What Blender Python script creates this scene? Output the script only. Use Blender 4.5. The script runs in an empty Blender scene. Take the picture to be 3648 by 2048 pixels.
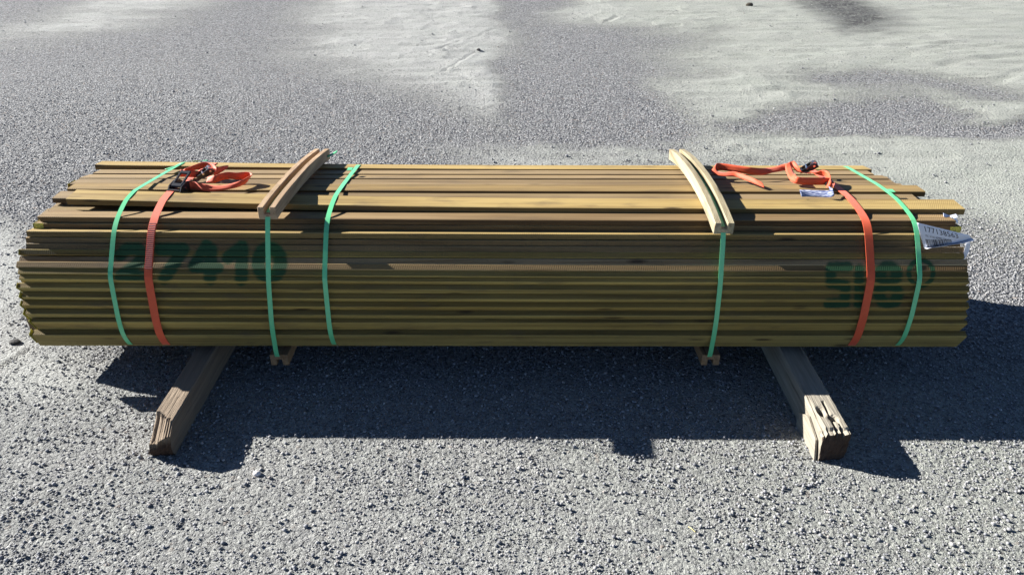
import bpy, bmesh, math, random
import numpy as np
from mathutils import Vector, Matrix

random.seed(7)
rng = np.random.default_rng(11)
S = bpy.context.scene
COL = S.collection

# ------------------------------------------------------------------ camera, sky, sun, exposure
F_PX = 2860.0                                  # focal length in pixels of the 3648 px wide frame
PITCH = math.atan(1550.0 / F_PX)               # how far the camera looks down
CP, SP = math.cos(PITCH), math.sin(PITCH)
U = 2.52                                       # metres per survey unit
CAM_H = 0.628 * U                              # camera height over the ground

cam_data = bpy.data.cameras.new('camera')
cam_data.sensor_width = 36.0
cam_data.lens = 36.0 * F_PX / 3648.0
cam_data.clip_start = 0.05
cam_data.clip_end = 2000.0
cam = bpy.data.objects.new('camera', cam_data)
COL.objects.link(cam)
cam.location = (0, 0, CAM_H)
cam.rotation_euler = (math.pi / 2 - PITCH, 0, 0)
S.camera = cam

SUN_DIR = Vector((-1.86, 0.70, 1.0)).normalized()      # towards the sun
SUN_EL = math.asin(SUN_DIR.z)
SUN_AZ = math.atan2(SUN_DIR.x, SUN_DIR.y)
world = bpy.data.worlds.new('World')
S.world = world
world.use_nodes = True
wn, wl = world.node_tree.nodes, world.node_tree.links
wn.clear()
w_out = wn.new('ShaderNodeOutputWorld')
w_bg = wn.new('ShaderNodeBackground')
w_sky = wn.new('ShaderNodeTexSky')
w_sky.sky_type = 'NISHITA'
w_sky.sun_disc = False
w_sky.sun_elevation = SUN_EL
w_sky.sun_rotation = SUN_AZ
w_sky.air_density = 0.45
w_sky.dust_density = 0.0
w_sky.ozone_density = 2.5
w_bg.inputs['Strength'].default_value = 0.05
wl.new(w_sky.outputs[0], w_bg.inputs[0])
wl.new(w_bg.outputs[0], w_out.inputs[0])

sun_data = bpy.data.lights.new('sun', 'SUN')
sun_data.energy = 5.0
sun_data.angle = math.radians(0.5)
sun_data.color = (1.0, 0.97, 0.925)
sun = bpy.data.objects.new('sun', sun_data)
COL.objects.link(sun)
sun.location = SUN_DIR * 20
sun.rotation_euler = SUN_DIR.to_track_quat('Z', 'Y').to_euler()

S.view_settings.view_transform = 'Standard'
S.view_settings.look = 'None'
S.view_settings.gamma = 1.0
S.view_settings.use_curve_mapping = False
S.view_settings.exposure = 1.66
S.cycles.max_bounces = 6
S.cycles.diffuse_bounces = 3

# ------------------------------------------------------------------ helpers: survey of the place
Y0 = CP + 64.0 / F_PX * SP                     # the bulge of the stack, in survey units from the lens
Z0 = -SP + 64.0 / F_PX * CP


def rel(y, z):
    """survey coordinates of the stack's cross-section -> world (y, z)"""
    return ((Y0 + y) * U, CAM_H + (Z0 + z) * U)


def ray(px, py):
    u, v = px - 1824.0, 1024.0 - py
    return np.array((u, F_PX * CP + v * SP, -F_PX * SP + v * CP))


def at_z(px, py, z=0.0):
    d = ray(px, py)
    t = (z - CAM_H) / d[2]
    return Vector((d[0] * t, d[1] * t, z))


def at_y(px, py, y):
    d = ray(px, py)
    t = y / d[1]
    return Vector((d[0] * t, y, CAM_H + d[2] * t))


def x_at(px, y, z):
    """world x of a point seen at column px that lies at world (y, z)"""
    depth = y * CP + (CAM_H - z) * SP
    return (px - 1824.0) / F_PX * depth


def project(P):
    """world points (n,3) -> photo pixels, used once to survey where the spray paint lies"""
    P = np.asarray(P, float)
    dz = P[:, 2] - CAM_H
    depth = P[:, 1] * CP - dz * SP
    return 1824 + F_PX * P[:, 0] / depth, 1024 - F_PX * (P[:, 1] * SP + dz * CP) / depth


_perm = rng.permutation(4096)
_vals = rng.random(4096)


def vnoise(x, y, seed=0):
    xi, yi = np.floor(x).astype(np.int64), np.floor(y).astype(np.int64)
    fx, fy = x - xi, y - yi
    fx, fy = fx * fx * (3 - 2 * fx), fy * fy * (3 - 2 * fy)

    def h(a, b):
        return _vals[(_perm[(a + seed * 131) & 4095] + b * 57) & 4095]
    return (h(xi, yi) * (1 - fx) + h(xi + 1, yi) * fx) * (1 - fy) + (h(xi, yi + 1) * (1 - fx) + h(xi + 1, yi + 1) * fx) * fy


def fbm(x, y, seed=0, octv=4):
    s, a, t = 0, 0.5, 0
    for o in range(octv):
        s = s + a * vnoise(x * 2 ** o, y * 2 ** o, seed + o)
        t += a
        a *= 0.55
    return s / t


# ------------------------------------------------------------------ helpers: objects
def mesh_obj(name, verts, faces, mat=None, parent=None, smooth=False, attrs=None):
    me = bpy.data.meshes.new(name)
    me.from_pydata([tuple(v) for v in verts], [], [tuple(f) for f in faces])
    me.update()
    if mat:
        me.materials.append(mat)
    if smooth:
        me.polygons.foreach_set('use_smooth', np.ones(len(me.polygons), bool))
    if attrs:
        for k, arr in attrs.items():
            a = me.attributes.new(k, 'FLOAT', 'POINT')
            a.data.foreach_set('value', np.asarray(arr, np.float32))
    o = bpy.data.objects.new(name, me)
    COL.objects.link(o)
    if parent:
        o.parent = parent
    return o


def tag(o, label, cat, group=None):
    o['label'] = label
    o['category'] = cat
    if group:
        o['group'] = group
    return o


def empty(name, loc=(0, 0, 0)):
    o = bpy.data.objects.new(name, None)
    o.empty_display_size = 0.05
    COL.objects.link(o)
    o.location = loc
    return o


def adopt(child, parent):
    """parent without moving (parents here are only translated)"""
    child.parent = parent
    child.location = Vector(child.location) - Vector(parent.location)


class MB:
    """collects boxes / prisms / tubes into one mesh"""

    def __init__(self):
        self.v, self.f = [], []

    def add(self, verts, faces):
        n = len(self.v)
        self.v += [tuple(p) for p in verts]
        self.f += [tuple(i + n for i in f) for f in faces]

    def box(self, c, size, M=None, ch=0.0):
        sx, sy, sz = [s / 2 for s in size]
        bm = bmesh.new()
        bmesh.ops.create_cube(bm, size=1)
        for v in bm.verts:
            v.co = Vector((v.co.x * 2 * sx, v.co.y * 2 * sy, v.co.z * 2 * sz))
        if ch:
            bmesh.ops.bevel(bm, geom=bm.edges[:], offset=ch, segments=1, affect='EDGES')
        T = M or Matrix.Identity(3)
        bm.verts.index_update()
        vs = [T @ v.co + Vector(c) for v in bm.verts]
        fs = [[v.index for v in f.verts] for f in bm.faces]
        bm.free()
        self.add(vs, fs)

    def tube(self, pts, r, n=10, cap=True):
        pts = [Vector(p) for p in pts]
        rings = []
        for i, p in enumerate(pts):
            t = (pts[min(i + 1, len(pts) - 1)] - pts[max(i - 1, 0)]).normalized()
            a = t.orthogonal().normalized()
            b = t.cross(a)
            rings.append([p + (a * math.cos(k * 2 * math.pi / n) + b * math.sin(k * 2 * math.pi / n)) * r for k in range(n)])
        vs = [p for rg in rings for p in rg]
        fs = [[i * n + k, i * n + (k + 1) % n, (i + 1) * n + (k + 1) % n, (i + 1) * n + k] for i in range(len(pts) - 1) for k in range(n)]
        if cap:
            fs += [list(range(n))[::-1], [len(vs) - n + k for k in range(n)]]
        self.add(vs, fs)

    def prism(self, outline, axis_vec):
        """outline: list of 3D points (closed), extruded along axis_vec"""
        n = len(outline)
        a = [Vector(p) for p in outline]
        b = [p + Vector(axis_vec) for p in a]
        fs = [[k, (k + 1) % n, n + (k + 1) % n, n + k] for k in range(n)]
        fs += [list(range(n))[::-1], [n + k for k in range(n)]]
        self.add(a + b, fs)

    def build(self, name, mat, parent=None, smooth=False):
        return mesh_obj(name, self.v, self.f, mat, parent, smooth)


def ribbon(centers, sides, width, thick, n_sub=6):
    """a strap: centre points with a sideways unit vector each, smoothed with Catmull-Rom when n_sub > 1"""
    C = np.array([tuple(c) for c in centers], float)
    Sd = np.array([tuple(s) for s in sides], float)
    if n_sub > 1:
        def cr(A):
            P = np.vstack((2 * A[0] - A[1], A, 2 * A[-1] - A[-2]))
            out = []
            for i in range(len(A) - 1):
                p0, p1, p2, p3 = P[i], P[i + 1], P[i + 2], P[i + 3]
                for k in range(n_sub):
                    t = k / n_sub
                    out.append(0.5 * (2 * p1 + (p2 - p0) * t + (2 * p0 - 5 * p1 + 4 * p2 - p3) * t * t + (3 * p1 - p0 - 3 * p2 + p3) * t ** 3))
            out.append(A[-1])
            return np.array(out)
        C, Sd = cr(C), cr(Sd)
    Sd /= np.linalg.norm(Sd, axis=1)[:, None]
    T = np.gradient(C, axis=0)
    T /= np.linalg.norm(T, axis=1)[:, None] + 1e-12
    N = np.cross(T, Sd)
    N /= np.linalg.norm(N, axis=1)[:, None] + 1e-12
    w, t = width / 2, thick / 2
    vs, fs = [], []
    prof = [(-1, -1), (-0.33, -1), (0.33, -1), (1, -1), (1, 1), (0.33, 1), (-0.33, 1), (-1, 1)]
    m = len(prof)
    for i in range(len(C)):
        for a, b in prof:
            vs.append(C[i] + Sd[i] * w * a + N[i] * t * b)
    for i in range(len(C) - 1):
        for k in range(m):
            fs.append((i * m + k, i * m + (k + 1) % m, (i + 1) * m + (k + 1) % m, (i + 1) * m + k))
    fs.append(tuple(range(m))[::-1])
    fs.append(tuple(len(vs) - m + k for k in range(m)))
    return vs, fs


# ------------------------------------------------------------------ helpers: node materials
class NT:
    def __init__(self, name):
        self.m = bpy.data.materials.new(name)
        self.m.use_nodes = True
        self.t = self.m.node_tree
        self.b = self.t.nodes['Principled BSDF']

    def n(self, kind, **kw):
        nd = self.t.nodes.new(kind)
        for k, v in kw.items():
            setattr(nd, k, v)
        return nd

    def l(self, a, b):
        self.t.links.new(a, b)

    def val(self, node, key, v):
        if isinstance(v, bpy.types.NodeSocket):
            self.l(v, node.inputs[key])
        else:
            node.inputs[key].default_value = v

    def math(self, op, a, b=0.0, c=0.0, clamp=False):
        nd = self.n('ShaderNodeMath', operation=op, use_clamp=clamp)
        self.val(nd, 0, a); self.val(nd, 1, b); self.val(nd, 2, c)
        return nd.outputs[0]

    def mix(self, fac, a, b, mode='MIX'):
        nd = self.n('ShaderNodeMix', data_type='RGBA', blend_type=mode)
        self.val(nd, 0, fac)
        for k, v in ((6, a), (7, b)):
            if isinstance(v, bpy.types.NodeSocket):
                self.l(v, nd.inputs[k])
            else:
                nd.inputs[k].default_value = (*v[:3], 1)
        return nd.outputs[2]

    def ramp(self, fac, stops):
        nd = self.n('ShaderNodeValToRGB')
        cr = nd.color_ramp
        while len(cr.elements) > 1:
            cr.elements.remove(cr.elements[-1])
        for i, (p, c) in enumerate(stops):
            e = cr.elements[0] if i == 0 else cr.elements.new(p)
            e.position = p
            e.color = (*c, 1) if len(c) == 3 else c
        self.val(nd, 0, fac)
        return nd.outputs[0]

    def coords(self, scale=(1, 1, 1), loc=(0, 0, 0), rot=(0, 0, 0), kind='Object'):
        tc = self.n('ShaderNodeTexCoord')
        mp = self.n('ShaderNodeMapping')
        mp.inputs['Scale'].default_value = scale
        mp.inputs['Location'].default_value = loc
        mp.inputs['Rotation'].default_value = rot
        self.l(tc.outputs[kind], mp.inputs[0])
        return mp

    def noise(self, vec, scale, detail=4.0, rough=0.55, dist=0.0):
        nd = self.n('ShaderNodeTexNoise')
        if vec is not None:
            self.l(vec, nd.inputs['Vector'])
        self.val(nd, 'Scale', scale); self.val(nd, 'Detail', detail)
        self.val(nd, 'Roughness', rough); self.val(nd, 'Distortion', dist)
        return nd.outputs[0]

    def bump(self, h, strength, dist, base=None):
        nd = self.n('ShaderNodeBump')
        self.val(nd, 'Strength', strength); self.val(nd, 'Distance', dist)
        self.l(h, nd.inputs['Height'])
        if base is not None:
            self.l(base, nd.inputs['Normal'])
        return nd.outputs[0]


def simple_mat(name, col, rough=0.6, noise_amt=0.15, scale=60, metal=0.0, bump=0.0, spec=0.4):
    k = NT(name)
    mp = k.coords()
    nz = k.noise(mp.outputs[0], scale, 5)
    c = k.mix(nz, [x * (1 - noise_amt) for x in col], [min(1, x * (1 + noise_amt)) for x in col])
    k.l(c, k.b.inputs['Base Color'])
    k.b.inputs['Roughness'].default_value = rough
    k.b.inputs['Metallic'].default_value = metal
    k.b.inputs['Specular IOR Level'].default_value = spec
    if bump:
        k.l(k.bump(nz, 0.5, bump), k.b.inputs['Normal'])
    return k.m


def wood_mat(name, paint=False, edge=False):
    """sawn, pressure treated pine; the base colour of each plank is its own object colour"""
    k = NT(name)
    oi = k.n('ShaderNodeObjectInfo')
    tc = k.n('ShaderNodeTexCoord')
    ad = k.n('ShaderNodeVectorMath', operation='ADD')
    sc = k.n('ShaderNodeVectorMath', operation='SCALE')
    cmb = k.n('ShaderNodeCombineXYZ')
    for i in range(3):
        k.val(cmb, i, oi.outputs['Random'])
    k.l(cmb.outputs[0], sc.inputs[0]); sc.inputs['Scale'].default_value = 37.0
    k.l(tc.outputs['Object'], ad.inputs[0]); k.l(sc.outputs[0], ad.inputs[1])
    V = ad.outputs[0]

    def mapped(scale, rot=(0, 0, 0)):
        mp = k.n('ShaderNodeMapping')
        mp.inputs['Scale'].default_value = scale
        mp.inputs['Rotation'].default_value = rot
        k.l(V, mp.inputs[0])
        return mp.outputs[0]
    broad = k.noise(mapped((1.1, 9, 9)), 1.0, 3, 0.5)                     # slow changes along the board
    grain = k.noise(mapped((2.2, 110, 110)), 1.0, 6, 0.62, 0.4)           # growth rings
    fibre = k.noise(mapped((16, 700, 700)), 1.0, 3, 0.6)
    blot = k.noise(mapped((5, 14, 14)), 1.0, 4, 0.6)
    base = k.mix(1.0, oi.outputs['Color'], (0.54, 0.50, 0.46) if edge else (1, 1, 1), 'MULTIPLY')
    c = k.mix(k.ramp(grain, [(0.30, (0.25,) * 3), (0.50, (0.95,) * 3), (0.72, (1.0, 1.0, 1.0))]), (0.50, 0.40, 0.30), (1, 1, 1))
    col = k.mix(1.0, base, c, 'MULTIPLY')
    col = k.mix(k.ramp(broad, [(0.3, (0, 0, 0)), (0.7, (1, 1, 1))]), col, k.mix(1.0, col, (0.66, 0.64, 0.60), 'MULTIPLY'))
    col = k.mix(k.math('MULTIPLY', k.ramp(blot, [(0.55, (0, 0, 0)), (0.72, (1, 1, 1))]), 0.55), col, (0.12, 0.085, 0.05))
    col = k.mix(k.math('MULTIPLY', fibre, 0.22), col, k.mix(1.0, col, (0.5, 0.5, 0.5), 'MULTIPLY'))
    streak = k.noise(mapped((0.8, 42, 42)), 1.0, 4, 0.6)
    col = k.mix(1.0, col, k.ramp(streak, [(0.30, (0.62, 0.58, 0.54)), (0.48, (0.95, 0.95, 0.95)), (0.70, (1.12, 1.10, 1.02))]), 'MULTIPLY')
    # knots: few elongated cells
    vo = k.n('ShaderNodeTexVoronoi')
    k.l(mapped((4.2, 19, 19)), vo.inputs['Vector']); vo.inputs['Scale'].default_value = 1.0
    rare = k.math('GREATER_THAN', k.n('ShaderNodeSeparateColor').outputs[0], 0.6)
    sepc = rare.node.inputs[0].links[0].from_node
    k.l(vo.outputs['Color'], sepc.inputs[0])
    knot = k.math('MULTIPLY', k.ramp(vo.outputs['Distance'], [(0.07, (1, 1, 1)), (0.17, (0, 0, 0))]), rare)
    col = k.mix(k.math('MULTIPLY', knot, 0.85), col, (0.035, 0.02, 0.011))
    if paint:
        at = k.n('ShaderNodeAttribute', attribute_name='paint')
        pn = k.noise(mapped((60, 60, 60)), 1.0, 5, 0.7)
        m = k.math('SUBTRACT', k.math('MULTIPLY', at.outputs['Fac'], 1.5), k.math('MULTIPLY', pn, 0.75), clamp=True)
        m = k.math('MULTIPLY', m, 1.5, clamp=True)
        col = k.mix(k.math('MULTIPLY', m, 0.88), col, (0.006, 0.060, 0.024))
    k.l(col, k.b.inputs['Base Color'])
    k.b.inputs['Roughness'].default_value = 0.78
    k.b.inputs['Specular IOR Level'].default_value = 0.25
    wv = k.n('ShaderNodeTexWave', wave_type='BANDS')                       # saw marks
    k.l(mapped((1, 1, 1), (0, 0.25, 0.5)), wv.inputs['Vector'])
    wv.inputs['Scale'].default_value = 55; wv.inputs['Distortion'].default_value = 3.0
    wv.inputs['Detail'].default_value = 2
    h = k.math('ADD', k.math('MULTIPLY', wv.outputs['Fac'], 0.5), k.math('ADD', k.math('MULTIPLY', grain, 0.8), fibre))
    k.l(k.bump(h, 0.42, 0.0016), k.b.inputs['Normal'])
    return k.m


# ------------------------------------------------------------------ ground: asphalt with drifts of sand
def ell(px, py, gx, gy, pts_x, pts_y):
    pass


POLY = {   # photo-surveyed outlines of the sand drifts and bare patches: (outline in pixels, amount, softness m)
    'sand_mid': ([(1100, -60), (1795, -60), (1815, 200), (1850, 420), (1700, 400), (1450, 330), (1180, 260), (1020, 190), (1060, 60)], 0.78, 0.55),
    'sand_far_left': ([(180, 150), (520, 110), (760, 20), (1000, -60), (420, -60), (120, 60), (-200, 160)], 0.75, 0.7),
    'sand_right': ([(1960, -80), (4300, -80), (4300, 1000), (3500, 840), (2900, 620), (2300, 560), (2500, 430), (2250, 320), (2420, 250), (2250, 120), (1900, 90)], 0.80, 0.55),
    'sand_behind': ([(1830, 505), (2450, 495), (3648, 520), (4300, 900), (3300, 760), (2400, 640), (1700, 620), (1500, 560)], 0.58, 0.22),
    'sand_left': ([(-700, 700), (60, 790), (160, 1000), (120, 1180), (420, 1290), (300, 1420), (0, 1480), (-700, 1560)], 0.82, 0.14),
    'sand_low_right': ([(3250, 1540), (4200, 1480), (4200, 1800), (3500, 1750)], 0.55, 0.10),
}
BARE = {
    'bare_mid': ([(1850, 60), (2330, 120), (2600, 110), (2520, 165), (2200, 170), (1950, 160)], 0.62, 0.4),
    'bare_core': ([(1815, 215), (2050, 260), (2260, 290), (2330, 380), (2460, 460), (2400, 505), (1830, 512)], 1.0, 0.16),
    'band_a': ([(2760, 285), (2880, 250), (3100, 258), (3330, 285), (3520, 310), (3720, 385), (3560, 372), (3300, 325), (3000, 316)], 0.85, 0.22),
    'band_b': ([(2570, 440), (2720, 395), (2950, 350), (3250, 346), (3440, 400), (3330, 445), (3100, 476), (2800, 470), (2640, 460)], 0.95, 0.15),
    'band_c': ([(2880, 486), (3100, 445), (3400, 438), (3700, 425), (4300, 470), (4300, 516), (3500, 510), (3200, 500)], 0.95, 0.12),
    'bare_top': ([(1830, -60), (2050, -60), (2000, 40), (1830, 60)], 0.6, 0.2),
}
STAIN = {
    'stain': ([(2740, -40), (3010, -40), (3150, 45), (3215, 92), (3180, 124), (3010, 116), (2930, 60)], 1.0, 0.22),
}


def ground_poly(poly):
    return np.array([tuple(at_z(max(-1500, x), max(-250, y)))[:2] for x, y in poly])


def poly_mask(X, Y, poly, soft):
    """signed-distance mask of a polygon, 1 inside, smooth edge"""
    P = ground_poly(poly)
    n = len(P)
    d2 = np.full(X.shape, 1e9)
    inside = np.zeros(X.shape, bool)
    for i in range(n):
        a, b = P[i], P[(i + 1) % n]
        e = b - a
        wx, wy = X - a[0], Y - a[1]
        t = np.clip((wx * e[0] + wy * e[1]) / (e @ e + 1e-9), 0, 1)
        d2 = np.minimum(d2, (wx - e[0] * t) ** 2 + (wy - e[1] * t) ** 2)
        c = ((a[1] <= Y) & (b[1] > Y)) | ((b[1] <= Y) & (a[1] > Y))
        with np.errstate(divide='ignore', invalid='ignore'):
            xi = a[0] + (Y - a[1]) * e[0] / (e[1] if abs(e[1]) > 1e-9 else 1e-9)
        inside ^= c & (X < xi)
    sd = np.sqrt(d2) * np.where(inside, 1, -1)
    return np.clip(0.5 + sd / (2 * soft), 0, 1)


def masks(X, Y):
    wx = X + 0.35 * (fbm(X * 1.1, Y * 1.1, 3) - 0.5) * np.clip((Y - 2.5) / 3, 0.1, 1)
    wy = Y + 0.60 * (fbm(X * 1.3, Y * 1.3, 9) - 0.5) * np.clip((Y - 2.5) / 3, 0.1, 1)
    wx = wx + 0.10 * (fbm(X * 7, Y * 7, 13) - 0.5); wy = wy + 0.16 * (fbm(X * 6, Y * 8, 17) - 0.5)
    sand = np.full(X.shape, 0.10) + 0.16 * (fbm(X * 0.8, Y * 0.8, 21) - 0.4)
    sand = sand + 0.40 * np.clip((2.7 - Y) / 0.5, 0, 1)
    for poly, amt, soft in POLY.values():
        sand = np.maximum(sand, amt * poly_mask(wx, wy, poly, soft))
    sand = np.maximum(sand, 0.85 * poly_mask(wx * .7 + X * .3, wy, [(1330, -60), (1795, -60), (1808, 200), (1838, 440), (1740, 400), (1600, 290), (1440, 190)], 0.20))
    for poly, amt, soft in BARE.values():
        sand = sand * (1 - amt * poly_mask(wx, wy, poly, soft))
    # wind streaks
    st = fbm(X * 0.7 + 3, Y * 3.2, 33, 4)
    sand = sand + (st - 0.5) * 0.55 * np.clip(sand * 1.6, 0, 1) * np.clip((Y - 2.6), 0, 1)
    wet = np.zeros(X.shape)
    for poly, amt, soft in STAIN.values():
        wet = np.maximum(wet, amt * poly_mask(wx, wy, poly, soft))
    return np.clip(sand, 0, 1), wet


xs = np.concatenate((-np.geomspace(9.0, 2.3, 90)[:-1], np.arange(-2.3, 2.3, 0.014), np.geomspace(2.3, 9.0, 90)))
ys = np.concatenate((np.arange(0.9, 3.4, 0.013), np.arange(3.4, 11.5, 0.035)))
GX, GY = np.meshgrid(xs, ys)
SAND, WET = masks(GX, GY)
TRACKS = [   # grooves in the sand: pixels, depth m, half width m
    ([(0, 1312), (50, 1280), (102, 1246)], 0.007, 0.010),
    ([(150, 1295), (260, 1268)], 0.004, 0.008),
    ([(3365, 240), (3410, 225), (3480, 220), (3560, 212), (3640, 206)], 0.014, 0.05),
    ([(3170, 173), (3260, 168), (3340, 166), (3400, 160)], 0.012, 0.04),
    ([(3300, 205), (3420, 180), (3560, 170), (3648, 158)], 0.008, 0.03),
    ([(3560, 300), (3600, 275), (3648, 262)], 0.010, 0.04),
    ([(1560, 185), (1660, 150), (1770, 108)], 0.005, 0.016), ([(1590, 188), (1700, 155), (1775, 135)], 0.004, 0.016),
    ([(1560, 272), (1620, 240), (1690, 190)], 0.005, 0.016),
    ([(2165, 80), (2200, 68)], 0.01, 0.03), ([(2360, 100), (2420, 95)], 0.01, 0.03),
]
HZ = (fbm(GX * 0.5, GY * 0.5, 40, 3) - 0.5) * 0.010 * np.clip((GY - 3.2) / 2, 0, 1)
rip = fbm(GX * 1.6 + 0.8 * fbm(GX, GY, 5), GY * 7.0, 50, 4)
HZ += (1 - np.abs(2 * rip - 1)) ** 3 * 0.030 * np.clip(SAND * 1.3 - 0.25, 0, 1) * np.clip((GY - 3.3) / 1.5, 0, 1)
HZ += SAND * 0.006 * np.clip(GY - 3.0, 0, 1)
HZ += (fbm(GX * 45, GY * 45, 60, 3) - 0.5) * 0.004
for pts, dep, hw in TRACKS:
    P = np.array([tuple(at_z(*q))[:2] for q in pts])
    d = np.full(GX.shape, 9.0)
    for a, b in zip(P[:-1], P[1:]):
        e = b - a
        t = np.clip(((GX - a[0]) * e[0] + (GY - a[1]) * e[1]) / (e @ e), 0, 1)
        d = np.minimum(d, np.hypot(GX - a[0] - e[0] * t, GY - a[1] - e[1] * t))
    HZ += -dep * np.exp(-(d / hw) ** 2) + 0.5 * dep * np.exp(-((d - 1.9 * hw) / hw) ** 2)
# tyre-tread lumps in the sand behind the stack
tc_ = at_z(2640, 530)
tm = np.exp(-((GX - tc_.x) / 0.55) ** 2 - ((GY - tc_.y) / 0.20) ** 2)
HZ += tm * 0.028 * np.clip(fbm(GX * 9 + GY * 4, GY * 16, 70, 2) - 0.5, -0.2, 0.3)
ny, nx = GX.shape
gv = np.stack((GX, GY, HZ), -1).reshape(-1, 3)
idx = np.arange(ny * nx).reshape(ny, nx)
gf = np.stack((idx[:-1, :-1], idx[:-1, 1:], idx[1:, 1:], idx[1:, :-1]), -1).reshape(-1, 4)
# apron to the horizon, sharing the border ring
me = bpy.data.meshes.new('ground')
B = 400.0
ring = np.concatenate((idx[0, :], idx[1:, -1], idx[-1, -2::-1], idx[-2:0:-1, 0]))
rp = gv[ring].copy()
ctr = np.array((0, 6.2))
dirs = rp[:, :2] - ctr
sc_ = B / np.max(np.abs(dirs), axis=1)
outer = np.column_stack((ctr + dirs * sc_[:, None], np.zeros(len(ring))))
oi_ = np.arange(len(ring)) + len(gv)
af = np.stack((ring, oi_, np.roll(oi_, -1), np.roll(ring, -1)), -1)
V = np.vstack((gv, outer))
Fq = np.vstack((gf, af)).astype(np.int32)
me.vertices.add(len(V)); me.vertices.foreach_set('co', V.astype(np.float32).ravel())
me.loops.add(Fq.size); me.loops.foreach_set('vertex_index', Fq.ravel())
me.polygons.add(len(Fq))
me.polygons.foreach_set('loop_start', np.arange(0, Fq.size, 4, dtype=np.int32))
me.polygons.foreach_set('loop_total', np.full(len(Fq), 4, np.int32))
me.update(calc_edges=True); me.validate()
me.polygons.foreach_set('use_smooth', np.ones(len(Fq), bool))
for nm, arr in (('sand', SAND), ('wet', WET)):
    a = me.attributes.new(nm, 'FLOAT', 'POINT')
    a.data.foreach_set('value', np.concatenate((arr.ravel(), np.full(len(outer), 0.35 if nm == 'sand' else 0.0))).astype(np.float32))

k = NT('dusty asphalt and sand')
mp = k.coords()
vec = mp.outputs[0]
sand_a = k.n('ShaderNodeAttribute', attribute_name='sand').outputs['Fac']
wet_a = k.n('ShaderNodeAttribute', attribute_name='wet').outputs['Fac']
vo = k.n('ShaderNodeTexVoronoi'); k.l(vec, vo.inputs['Vector']); vo.inputs['Scale'].default_value = 150
vo2 = k.n('ShaderNodeTexVoronoi'); k.l(vec, vo2.inputs['Vector']); vo2.inputs['Scale'].default_value = 82
sp = k.n('ShaderNodeSeparateColor'); k.l(vo.outputs['Color'], sp.inputs[0])
sp2 = k.n('ShaderNodeSeparateColor'); k.l(vo2.outputs['Color'], sp2.inputs[0])
g1 = k.noise(vec, 260, 3, 0.6)
g2 = k.noise(vec, 34, 5, 0.65)
g3 = k.noise(vec, 3.0, 5, 0.6)
stone = k.ramp(k.math('ADD', k.math('MULTIPLY', sp2.outputs[0], 0.65), k.math('MULTIPLY', sp.outputs[0], 0.35)), [(0.08, (0.098, 0.100, 0.103)), (0.35, (0.248, 0.250, 0.250)), (0.65, (0.362, 0.363, 0.358)), (0.92, (0.56, 0.558, 0.545))])
stone = k.mix(k.math('MULTIPLY', k.ramp(vo2.outputs['Distance'], [(0.45, (0, 0, 0)), (0.75, (1, 1, 1))]), 0.75), stone, (0.075, 0.077, 0.085))
stone = k.mix(k.math('MULTIPLY', sp2.outputs[1], 0.5), stone, k.mix(1.0, stone, (0.72, 0.725, 0.735), 'MULTIPLY'))
stone = k.mix(k.math('GREATER_THAN', sp2.outputs[0], 0.97), stone, (0.27, 0.235, 0.21))
dust = k.mix(g2, (0.318, 0.314, 0.303), (0.395, 0.389, 0.374))
dust = k.mix(g3, dust, k.mix(1.0, dust, (0.90, 0.95, 0.90), 'MULTIPLY'))
sx_n = k.n('ShaderNodeSeparateXYZ'); k.l(vec, sx_n.inputs[0])
east = k.math('MULTIPLY', k.math('ADD', sx_n.outputs[0], 0.3), 0.5, clamp=True)
dust = k.mix(east, dust, k.mix(1.0, dust, (0.94, 0.96, 0.905), 'MULTIPLY'))
dust = k.mix(k.math('MULTIPLY', sp2.outputs[2], 0.30), dust, k.mix(1.0, dust, (0.72, 0.72, 0.72), 'MULTIPLY'))
dust = k.mix(k.math('MULTIPLY', k.math('GREATER_THAN', sp.outputs[1], 0.90), 0.7), dust, (0.12, 0.12, 0.12))
cov = k.math('SUBTRACT', k.math('MULTIPLY', sand_a, 1.9), k.math('ADD', k.math('MULTIPLY', g2, 0.55), k.math('MULTIPLY', g1, 0.45)))
cov = k.math('ADD', k.math('MULTIPLY', cov, 1.0), 0.22)
cov = k.math('ADD', cov, k.math('MULTIPLY', k.math('SUBTRACT', k.math('MULTIPLY', k.math('ADD', sp.outputs[2], sp2.outputs[2]), 0.5), 0.5), 1.1))
cov = k.math('MULTIPLY', k.math('SUBTRACT', cov, 0.12), 1.35, clamp=True)
colr = k.mix(cov, stone, dust)
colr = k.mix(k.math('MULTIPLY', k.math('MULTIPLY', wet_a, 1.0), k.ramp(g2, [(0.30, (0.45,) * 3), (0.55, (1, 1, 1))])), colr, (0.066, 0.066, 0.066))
k.l(colr, k.b.inputs['Base Color'])
k.b.inputs['Roughness'].default_value = 0.92
k.b.inputs['Specular IOR Level'].default_value = 0.2
hb = k.math('ADD', k.math('MULTIPLY', k.math('SUBTRACT', 1.0, vo.outputs['Distance']), 1.0), k.math('MULTIPLY', k.math('SUBTRACT', 1.0, vo2.outputs['Distance']), 2.0))
hb = k.math('MULTIPLY', hb, k.math('SUBTRACT', 1.0, k.math('MULTIPLY', cov, 0.80)))
hb = k.math('ADD', hb, k.math('MULTIPLY', g1, 0.5))
k.l(k.bump(hb, 1.0, 0.0115), k.b.inputs['Normal'])
M_GROUND = k.m
me.materials.append(M_GROUND)
ground = bpy.data.objects.new('ground', me)
COL.objects.link(ground)
ground['kind'] = 'structure'


def ground_z(x, y):
    i = int(np.clip(np.searchsorted(ys, y), 0, ny - 1)); j = int(np.clip(np.searchsorted(xs, x), 0, nx - 1))
    return float(HZ[i, j])


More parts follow.
